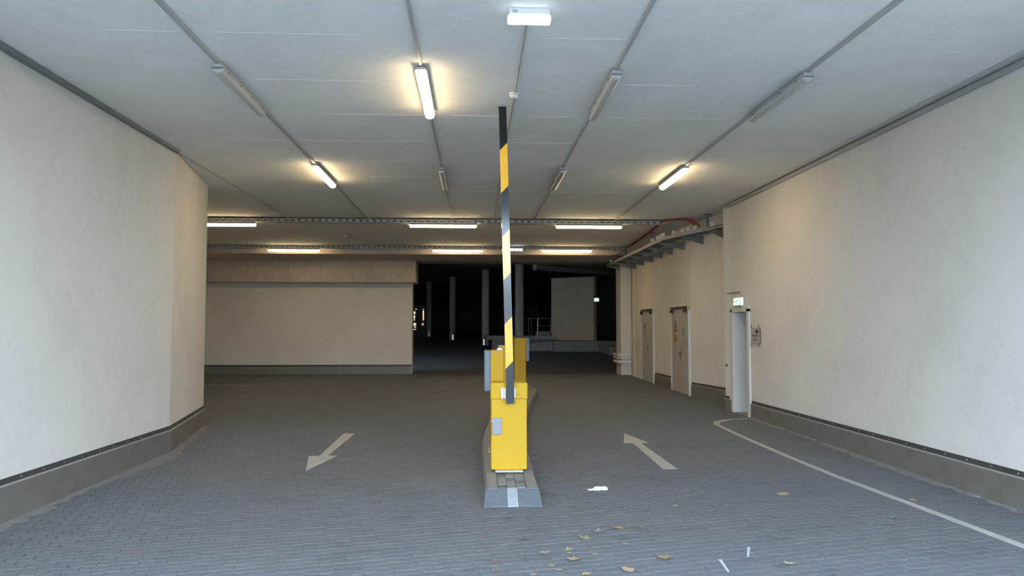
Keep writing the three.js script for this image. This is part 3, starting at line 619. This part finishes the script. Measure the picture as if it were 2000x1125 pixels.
// ------------------------------------------------------------------ doors on the right
function canvasTex(w, h, draw) { const c = document.createElement('canvas'); c.width = w; c.height = h; draw(c.getContext('2d'), w, h); const t = new THREE.CanvasTexture(c); t.colorSpace = THREE.SRGBColorSpace; return t; }
function strokes(x, X, y, h, col) { x.fillStyle = col; let px = X[0]; while (px < X[1]) { const w = rr(3, 7); x.fillRect(px, y + rr(0, 2), w, h - rr(0, 4)); px += w + rr(1.5, 4); } }
function panelPlane(w, h, mat) { return new THREE.PlaneGeometry(w, h); }
function doubleDoor(name, label, zNear, zFar, x, skew, signs) {
  const g = structGroup(name, label, 'door'); const zc = (zNear + zFar) / 2, w = zNear - zFar, fy = floorY(x, zc);
  g.position.set(x, fy, zc); g.rotation.y = skew;
  const h = 2.10;
  mesh('door_frame', [box(-0.05, 0.06, -0.05, h + 0.06, w / 2 - 0.06, w / 2), box(-0.05, 0.06, -0.05, h + 0.06, -w / 2, -w / 2 + 0.06), box(-0.05, 0.06, h, h + 0.06, -w / 2, w / 2)], M.frame, g);
  const split = -w / 2 + 0.06 + (w - 0.12) * 0.5;
  for (const [a, b] of [[-w / 2 + 0.062, split - 0.003], [split + 0.003, w / 2 - 0.062]]) {
    const leaf = mesh('door_leaf', rbox(0.05, h - 0.01, b - a, 0.004, -0.012, h / 2 + 0.003, (a + b) / 2), M.door, g);
  }
  mesh('closer_rail', [rbox(0.045, 0.05, w * 0.86, 0.006, -0.065, h + 0.05, 0)], M.dark, g);
  for (const z of [-w * 0.40, w * 0.36]) mesh('closer_body', rbox(0.055, 0.085, 0.2, 0.01, -0.068, h - 0.03, z), M.dark, g);
  const hd = mesh('handle', [new THREE.CylinderGeometry(0.01, 0.01, 0.06, 10).rotateZ(Math.PI / 2).translate(-0.066, 1.0, split + 0.07), rbox(0.018, 0.02, 0.13, 0.006, -0.092, 1.0, split + 0.12), rbox(0.008, 0.2, 0.04, 0.003, -0.041, 0.96, split + 0.07)], M.dark, g);
  for (const z of [-w / 2 + 0.01, w / 2 - 0.01]) for (const y of [0.25, 1.85]) mesh('hinge', new THREE.CylinderGeometry(0.013, 0.013, 0.13, 10).translate(-0.058, y, z), M.galv, g);
  const face = -0.0385;
  for (const s of signs) {
    if (s.tri) { const sh = new THREE.Shape([new THREE.Vector2(-s.w / 2, 0), new THREE.Vector2(s.w / 2, 0), new THREE.Vector2(0, s.h)]); const m = mesh('warning_sign', new THREE.ExtrudeGeometry(sh, { depth: 0.003, bevelEnabled: false }).rotateY(-Math.PI / 2).translate(face, s.y, s.z), M.black, g); const q = 0.74; const s2 = new THREE.Shape([new THREE.Vector2(-s.w / 2 * q, 0), new THREE.Vector2(s.w / 2 * q, 0), new THREE.Vector2(0, s.h * q)]); mesh('sign_face', new THREE.ExtrudeGeometry(s2, { depth: 0.0015, bevelEnabled: false }).rotateY(-Math.PI / 2).translate(face - 0.003, s.y + s.h * 0.09, s.z), std(lin(0.62, 0.30, 0.02), 0.5), m); const bolt = new THREE.Shape([[0.01, 0.19], [-0.03, 0.10], [-0.002, 0.105], [-0.012, 0.04], [0.03, 0.125], [0.004, 0.12], [0.022, 0.19]].map(p => new THREE.Vector2(p[0] * s.w / 0.3, p[1] * s.h / 0.3))); mesh('sign_symbol', new THREE.ExtrudeGeometry(bolt, { depth: 0.001, bevelEnabled: false }).rotateY(-Math.PI / 2).translate(face - 0.0045, s.y + s.h * 0.06, s.z), M.black, m); } else {
      const t = canvasTex(128, Math.round(128 * s.h / s.w), (x, W, H) => { x.fillStyle = s.col; x.fillRect(0, 0, W, H); if (s.ink) for (let y = H * 0.16; y < H * 0.85; y += H * 0.24) strokes(x, [W * 0.1, W * 0.85], y, H * 0.12, s.ink); });
      mesh('door_sign', [new THREE.BoxGeometry(0.003, s.h, s.w).translate(face - 0.001, s.y, s.z)], [0, 1, 2, 3, 4, 5].length ? std(lin(1, 1, 1), 0.5, { map: t }) : null, g);
    }
  }
}
doubleDoor('door_1', 'beige metal double door with warning signs and dark closer rail', -18.46, -20.20, 5.245, -0.006, [{ tri: true, w: 0.30, h: 0.30, y: 1.55, z: -0.42 }, { w: 0.30, h: 0.20, y: 1.37, z: -0.42, col: '#c98a2a', ink: '#2a1c10' }, { w: 0.15, h: 0.21, y: 1.55, z: 0.36, col: '#9c9690', ink: '#4a4644' }]);
doubleDoor('door_2', 'plain beige metal double door with small sign, next to the pillar', -22.35, -24.02, 5.282, -0.006, [{ w: 0.26, h: 0.15, y: 1.66, z: -0.30, col: '#7d756c', ink: '#4a4440' }, { w: 0.08, h: 0.2, y: 1.42, z: -0.30, col: '#a2641f', ink: '#3a2410' }]);
{
  const g = structGroup('door_3', 'open doorway with white steel frame in the right wall', 'door');
  const fy = 0.14;
  mesh('door_frame', [box(RX - 0.035, RX + 0.31, fy - 0.06, DOOR_H + 0.0, DOOR_Z0 - 0.05, DOOR_Z0 + 0.07), box(RX - 0.035, RX + 0.31, fy - 0.06, DOOR_H + 0.0, DOOR_Z1 - 0.07, DOOR_Z1 + 0.04), box(RX - 0.035, RX + 0.31, DOOR_H - 0.05, DOOR_H + 0.07, DOOR_Z1 - 0.07, DOOR_Z0 + 0.07)], M.frame, g);
}
// escape sign over the open doorway
function escapeTex() {
  return canvasTex(256, 128, (x, W, H) => {
    x.fillStyle = '#f4fff6'; x.fillRect(0, 0, W, H); x.fillStyle = '#128a4c';
    x.fillRect(0, 0, W, 6); x.fillRect(0, H - 6, W, 6);
    // running figure
    x.beginPath(); x.arc(150, 28, 11, 0, 7); x.fill(); x.lineWidth = 13; x.strokeStyle = '#128a4c'; x.lineCap = 'round';
    const L = (...p) => { x.beginPath(); x.moveTo(p[0], p[1]); for (let i = 2; i < p.length; i += 2) x.lineTo(p[i], p[i + 1]); x.stroke(); };
    L(142, 44, 130, 72); L(142, 46, 164, 60, 176, 52); L(140, 46, 116, 50, 108, 64); L(130, 74, 150, 86, 146, 110); L(128, 74, 112, 92, 92, 94);
    x.fillRect(190, 18, 10, 92); x.fillRect(190, 18, 46, 10); x.fillRect(226, 18, 10, 92);
    // arrow
    x.beginPath(); x.moveTo(14, 64); x.lineTo(50, 34); x.lineTo(50, 54); x.lineTo(80, 54); x.lineTo(80, 74); x.lineTo(50, 74); x.lineTo(50, 94); x.fill();
  });
}
const escapeMap = escapeTex();
const escapeMat = std(lin(0.02, 0.02, 0.02), 0.4, { emissive: lin(0.95, 1.0, 0.97), emissiveMap: escapeMap, emissiveIntensity: 1.5 });
function signFace(w, h) { return new THREE.PlaneGeometry(w, h); }
{
  const g = thing('escape_sign', 'lit green and white escape sign above the open doorway', 'sign', [RX - 0.05, 2.33, -14.72]);
  mesh('casing', rbox(0.07, 0.17, 0.40, 0.008, 0, 0, 0), M.white, g);
  mesh('sign_face', signFace(0.37, 0.15).rotateY(-Math.PI / 2).translate(-0.0362, 0, 0), escapeMat, g);
  mesh('end_glow', signFace(0.05, 0.14).translate(0, 0, 0.2012), std(lin(0.8, 0.85, 0.82), 0.4, { emissive: lin(0.9, 1, 0.95), emissiveIntensity: 0.8 }), g);
  const c = tag(mesh('cable_duct', [new THREE.CylinderGeometry(0.014, 0.014, 0.9, 8).rotateX(Math.PI / 2).translate(RX - 0.03, 2.525, -15.13), new THREE.CylinderGeometry(0.007, 0.007, 0.12, 8).translate(RX - 0.03, 2.47, -14.69)], M.duct), 'short grey conduit above the doorway feeding its escape sign', 'cable duct');
}
// information board beside the doorway
{
  const g = thing('notice_board', 'small grey notice board on stand-off brackets beside the open doorway', 'sign', [RX - 0.035, 1.675, -13.88]);
  const t = canvasTex(256, 192, (x, W, H) => { x.fillStyle = '#b3a8a8'; x.fillRect(0, 0, W, H); x.fillStyle = '#141210'; x.fillRect(142, 26, 78, 40); strokes(x, [30, 216], 84, 26, '#5c5052'); strokes(x, [66, 180], 138, 20, '#5a4e50'); });
  mesh('plate', rbox(0.008, 0.29, 0.40, 0.003, 0, 0, 0), std(lin(0.42, 0.38, 0.38), 0.5), g);
  mesh('plate_print', signFace(0.395, 0.285).rotateY(-Math.PI / 2).translate(-0.0045, 0, 0), std(lin(1, 1, 1), 0.5, { map: t }), g);
  for (const [y, z] of [[0.16, -0.18], [0.16, 0.18], [-0.16, -0.18], [-0.16, 0.18]]) mesh('bracket', [rbox(0.012, 0.09, 0.02, 0.003, -0.008, y, z), new THREE.CylinderGeometry(0.007, 0.007, 0.035, 8).rotateZ(Math.PI / 2).translate(0.015, y * 0.8, z)], M.galvDark, g);
}
{ const b = tag(mesh('wall_button', [rbox(0.025, 0.05, 0.04, 0.004)], M.dark), 'tiny dark push button at the end of the right wall', 'button'); b.position.set(5.13, 1.06, -15.48); }

// ------------------------------------------------------------------ pillar with guard rails, escape sign over the tray
{
  const fy = floorY(5.1, -26.3), g = thing('pillar', 'white square pillar with metal guard rails at the edge of the dark hall', 'pillar', [0, 0, 0]);
  mesh('shaft', prism([[4.98, -26.02], [5.34, -26.02], [5.415, -26.12], [5.415, -26.85], [4.98, -26.85]], fy - 0.03, 4.14), M.wall, g);
  const rail = (y, h) => { const pts = [[4.93, -26.9], [4.93, -26.05], [4.965, -25.965], [5.30, -25.965], [5.42, -26.0], [5.42, -25.94], [5.30, -25.90], [4.94, -25.90], [4.87, -26.0], [4.87, -26.9]]; return prism(pts, y, y + h); };
  for (const [y, h] of [[0.64, 0.09], [0.79, 0.06], [0.875, 0.09]]) mesh('guard_rail', rail(y, h), M.railSteel, g);
}
{
  const g = thing('escape_sign', 'small lit escape sign hanging by the rear cable tray right of the boom', 'sign', [1.28, 4.235, -23.58]);
  mesh('casing', rbox(0.42, 0.09, 0.06, 0.008, 0, 0, 0), M.white, g);
  for (const x of [-0.13, 0, 0.13]) mesh('lit_segment', new THREE.SphereGeometry(0.045, 16, 10).scale(1.2, 0.8, 0.5).translate(x, 0, 0.032), M.ledSpot, g);
  mesh('hanger', cyl(0.006, 0.07, 0, 0.075, 0, 8), M.galv, g);
}

// ------------------------------------------------------------------ things in the dark hall
function roundColumn(label, x, z, r, y0, top = 5.3) {
  const g = thing('round_column', label, 'column', [x, y0, z], 'round columns in the dark hall');
  mesh('shaft', new THREE.CylinderGeometry(r, r, top - y0, 28).translate(0, (top - y0) / 2, 0), M.concrete, g);
  return g;
}
{
  const c1 = roundColumn('raw concrete round column by the loading dock edge', 0.64, -45.4, 0.215, farY(-45.4) - 0.02);
  const c2 = roundColumn('raw concrete round column in the middle of the dark hall', -1.49, -52, 0.2, farY(-52) - 0.02);
  const c3 = roundColumn('raw concrete round column standing deepest in the dark hall', -3.4, -57.4, 0.18, farY(-57.4) - 0.02);
  for (const [c, r, dx] of [[c1, 0.215, -0.1], [c2, 0.2, 0.03], [c3, 0.18, 0.03]]) mesh('corner_guard', rbox(0.07, 0.36, 0.05, 0.01, dx, 0.2, r + 0.01), M.chrome, c);
  roundColumn('raw concrete round column standing on the loading dock behind the boom', 2.36, -40.6, 0.235, 1.432);
}
{
  const g = thing('loading_dock', 'raised concrete loading dock in the dark hall', 'loading dock', [0, 0, 0]);
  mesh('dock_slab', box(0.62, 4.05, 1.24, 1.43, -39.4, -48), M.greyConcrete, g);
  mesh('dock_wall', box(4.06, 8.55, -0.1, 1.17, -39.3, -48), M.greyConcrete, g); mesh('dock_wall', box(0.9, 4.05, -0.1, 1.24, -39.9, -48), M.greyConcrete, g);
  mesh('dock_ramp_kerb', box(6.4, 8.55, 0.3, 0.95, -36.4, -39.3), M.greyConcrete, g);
  const rl = thing('guard_railing', 'slim metal railing on the loading dock', 'railing', [0, 1.43, -40.2]);
  for (const x of [2.83, 2.98, 3.30, 3.97]) mesh('post', cyl(x === 3.30 ? 0.032 : 0.018, 0.92, x, 0.46, 0, 10), x === 3.30 ? M.steel : M.galvDark, rl);
  mesh('top_rail', new THREE.CylinderGeometry(0.014, 0.014, 1.3, 8).rotateZ(Math.PI / 2).translate(3.35, 0.91, 0), M.galv, rl);
  mesh('middle_rail', new THREE.CylinderGeometry(0.012, 0.012, 0.7, 8).rotateZ(Math.PI / 2).translate(3.63, 0.52, 0), M.galv, rl);
  mesh('kick_panel', box(3.2, 4.0, 0, 0.24, -0.02, 0.0), M.cableGrey, rl);
}
{
  const p = struct('wall_far_panel', 'pale wall panel faintly lit in the dark hall', 'wall', prism([[4.10, -41.0], [6.14, -39.35], [6.3, -39.5], [4.24, -41.2]], 1.19, 4.5), M.warmTintPaint);
  const g = thing('pipe_run', 'concrete-grey pipes under the ceiling over the pale far wall panel', 'pipes', [0, 0, 0]);
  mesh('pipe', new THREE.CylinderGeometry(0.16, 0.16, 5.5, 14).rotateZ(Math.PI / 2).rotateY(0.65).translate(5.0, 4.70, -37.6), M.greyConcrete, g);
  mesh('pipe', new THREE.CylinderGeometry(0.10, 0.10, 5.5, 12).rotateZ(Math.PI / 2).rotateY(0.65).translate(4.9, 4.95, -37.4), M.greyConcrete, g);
  const s = thing('escape_sign', 'bright white sign at the edge of the pale far wall panel', 'sign', [6.22, 3.28, -39.0]);
  mesh('casing', rbox(0.26, 0.2, 0.05, 0.008), M.white, s);
  mesh('sign_face', signFace(0.23, 0.17).translate(0, 0, 0.0262), std(lin(0.02, 0.02, 0.02), 0.4, { emissive: lin(0.95, 1.0, 0.98), emissiveMap: escapeMap, emissiveIntensity: 1.6 }), s);
  mesh('hanger', cyl(0.01, 1.95, 0, 1.07, 0, 8), M.galvDark, s);
}
{
  const amber = std(lin(0.1, 0.08, 0.05), 0.5, { emissive: lin(1.0, 0.62, 0.25), emissiveIntensity: 1.2 }), warm = std(lin(0.1, 0.1, 0.1), 0.5, { emissive: lin(1.0, 0.86, 0.66), emissiveIntensity: 1.0 }), pink = std(lin(0.1, 0.08, 0.08), 0.5, { emissive: lin(0.6, 0.32, 0.28), emissiveIntensity: 0.7 });
  const mk = (label, x, panes) => {
    const w = thing('lit_window', label, 'window', [x, 0, -60.4]);
    mesh('window_frame', box(-0.3, 0.3, farY(-60) - 0.01, 3.6, -0.15, -0.05), M.black, w);
    for (const [x0, x1, y0, y1, m] of panes) mesh('lit_pane', box(x0, x1, y0, y1, -0.05, -0.01), m, w);
  };
  mk('narrow lit window with an amber bar at the rear wall edge', -4.62, [[-0.14, -0.02, 2.95, 3.15, warm], [-0.14, -0.04, 2.62, 2.85, warm], [-0.13, -0.05, 2.45, 2.55, warm], [-0.2, 0.04, 2.05, 2.25, amber], [-0.1, 0.04, 1.9, 1.98, warm], [-0.15, 0.04, 1.72, 1.78, warm], [-0.02, 0.1, 3.3, 3.35, warm]]);
  mk('narrow lit window strip fading to pink next to the amber one', -4.02, [[-0.04, 0.05, 2.75, 3.22, warm], [-0.04, 0.05, 2.45, 2.75, amber], [-0.12, 0.05, 2.05, 2.25, pink], [-0.03, 0.04, 3.3, 3.36, warm]]);
}

// ------------------------------------------------------------------ fallen leaves
{
  const cols = [[0.30, 0.23, 0.13], [0.36, 0.29, 0.18], [0.19, 0.14, 0.10], [0.19, 0.12, 0.10], [0.27, 0.23, 0.18], [0.11, 0.085, 0.07]].map(c => std(lin(...c), 0.8, { side: THREE.DoubleSide }));
  const names = ['ochre', 'pale tan', 'brown', 'reddish brown', 'beige', 'dark brown'];
  function leafGeo(s, lobes) {
    let k = s; const r = () => { k = (Math.imul(k, 1664525) + 1013904223) >>> 0; return k / 4294967296; };
    const n = 44, rim = [];
    for (let i = 0; i < n; i++) { const t = i / n * Math.PI * 2, base = 0.36 + 0.14 * Math.cos(t), lob = 1 + (lobes ? 0.36 : 0.10) * Math.cos(t * (lobes ? 6 : 4)) + 0.12 * (r() - 0.5); rim.push([Math.cos(t) * base * lob * 1.15, Math.sin(t) * base * lob * 0.85]); }
    const curl = 0.35 + r() * 0.4, tw = (r() - 0.5) * 0.5, H = (x, z) => 0.012 + curl * z * z * 0.9 + 0.25 * x * x * curl + tw * x * z * 0.8;
    const v = []; const mid = q => q.map(a => a * 0.55);
    for (let i = 0; i < n; i++) {
      const a = rim[i], b = rim[(i + 1) % n], c = mid(a), d = mid(b), Y = p => [p[0], H(p[0], p[1]), p[1]];
      v.push(0, 0.012, 0, ...Y(d), ...Y(c), ...Y(c), ...Y(d), ...Y(b), ...Y(c), ...Y(b), ...Y(a));
    }
    const st = [[-0.40, 0.02], [-0.75, 0.03]]; v.push(-0.40, 0.04, -0.014, -0.40, 0.04, 0.014, -0.76, 0.05, 0.05);
    const g = new THREE.BufferGeometry(); g.setAttribute('position', new THREE.Float32BufferAttribute(v, 3)); g.computeVertexNormals(); return g;
  }
  const geos = [leafGeo(3, true), leafGeo(14, false), leafGeo(29, true), leafGeo(51, false)];
  const spots = [[0.83, -8.17, 0.09, 3], [1.0, -7.53, 0.1, 2], [0.99, -7.4, 0.06, 5], [0.35, -7.36, 0.06, 5], [0.32, -7.18, 0.05, 5], [0.5, -7.14, 0.06, 3], [1.21, -7.11, 0.06, 2], [1.11, -6.86, 0.05, 1], [1.06, -6.67, 0.09, 4], [1.27, -6.75, 0.12, 0], [-0.09, -6.74, 0.05, 5], [0.06, -6.62, 0.07, 3], [0.42, -6.49, 0.09, 3], [0.53, -6.44, 0.08, 3], [0.93, -6.45, 0.12, 0], [-0.01, -6.28, 0.05, 4], [0.74, -6.15, 0.07, 1], [0.75, -6.07, 0.05, 1], [0.53, -6.09, 0.11, 4], [0.37, -5.99, 0.05, 2], [0.77, -5.91, 0.12, 0], [0.93, -6.02, 0.06, 4], [0.16, -5.9, 0.08, 3], [0.57, -5.78, 0.06, 1], [0.15, -5.68, 0.06, 2], [0.63, -5.66, 0.07, 4], [1.11, -5.73, 0.06, 2], [1.12, -5.61, 0.12, 1], [0.43, -5.58, 0.06, 1], [0.79, -5.55, 0.08, 0], [1.23, -6.27, 0.07, 4], [1.95, -7.53, 0.09, 1], [2.46, -7.5, 0.06, 4], [2.26, -7.3, 0.06, 4], [1.75, -7.05, 0.05, 5], [1.46, -6.77, 0.08, 2], [1.45, -5.92, 0.14, 0], [3.19, -7.91, 0.16, 1], [2.35, -5.69, 0.10, 1], [0.81, -10.47, 0.09, 5], [1.07, -10.53, 0.08, 5], [0.72, -8.15, 0.08, 5], [1.26, -9.17, 0.07, 5], [1.2, -8.33, 0.08, 4], [1.03, -8.83, 0.07, 5], [4.38, -7.56, 0.13, 4], [3.84, -6.95, 0.09, 4], [3.67, -6.71, 0.08, 3]];
  spots.forEach(([x, z, s, c], i) => {
    const m = mesh('dry_leaf', geos[i % 4], cols[c]);
    m.position.set(x, floorY(x, z) + 0.001, z); m.scale.setScalar(s * 1.05); m.rotation.y = i * 2.399;
    const size = s > 0.11 ? 'large' : s > 0.075 ? 'mid-sized' : s > 0.055 ? 'small' : 'tiny', shape = i % 2 ? 'oval' : 'lobed';
    let where = 'out on the paving in front of the island';
    if (z < -8.6) where = 'beside the island kerb near the yellow housing';
    else if (x > 4.2) where = 'against the white edge line';
    else if (x > 3) where = 'on the entry lane near the white edge line';
    else if (x > 1.4) where = 'on the entry lane';
    else if (z < -8.0) where = x > 1 ? 'next to the crumpled tissue' : 'at the right front kerb of the island';
    else if (z < -7.0) where = x > 0.7 ? 'between the island front and the tissue' : 'just before the sloped island front';
    else if (x < 0.3) where = 'out in front of the island on the exit side';
    const label = `${size} ${names[c]} ${shape} dry leaf ${where}`;
    tag(m, label, 'leaf', 'dry leaves scattered on the paving');
  });
  const chalk = std(lin(0.5, 0.53, 0.55), 0.9);
  for (const [a, b, label] of [[[1.86, -5.83], [1.83, -5.55], 'short white scuff mark on the entry lane, pointing straight in'], [[2.19, -6.13], [2.10, -5.90], 'short white scuff mark on the entry lane, slanting'], ]) {
    const dx = b[0] - a[0], dz = b[1] - a[1], l = Math.hypot(dx, dz), nx = -dz / l * 0.012, nz = dx / l * 0.012;
    tag(mesh('scuff_mark', prism([[a[0] - nx, a[1] - nz], [b[0] - nx * 0.6, b[1] - nz * 0.6], [b[0] + nx * 0.6, b[1] + nz * 0.6], [a[0] + nx, a[1] + nz]], (x, z) => floorY(x, z) - 0.003, (x, z) => floorY(x, z) + 0.0025), chalk), label, 'mark');
  }
}

renderer.render(scene, camera);
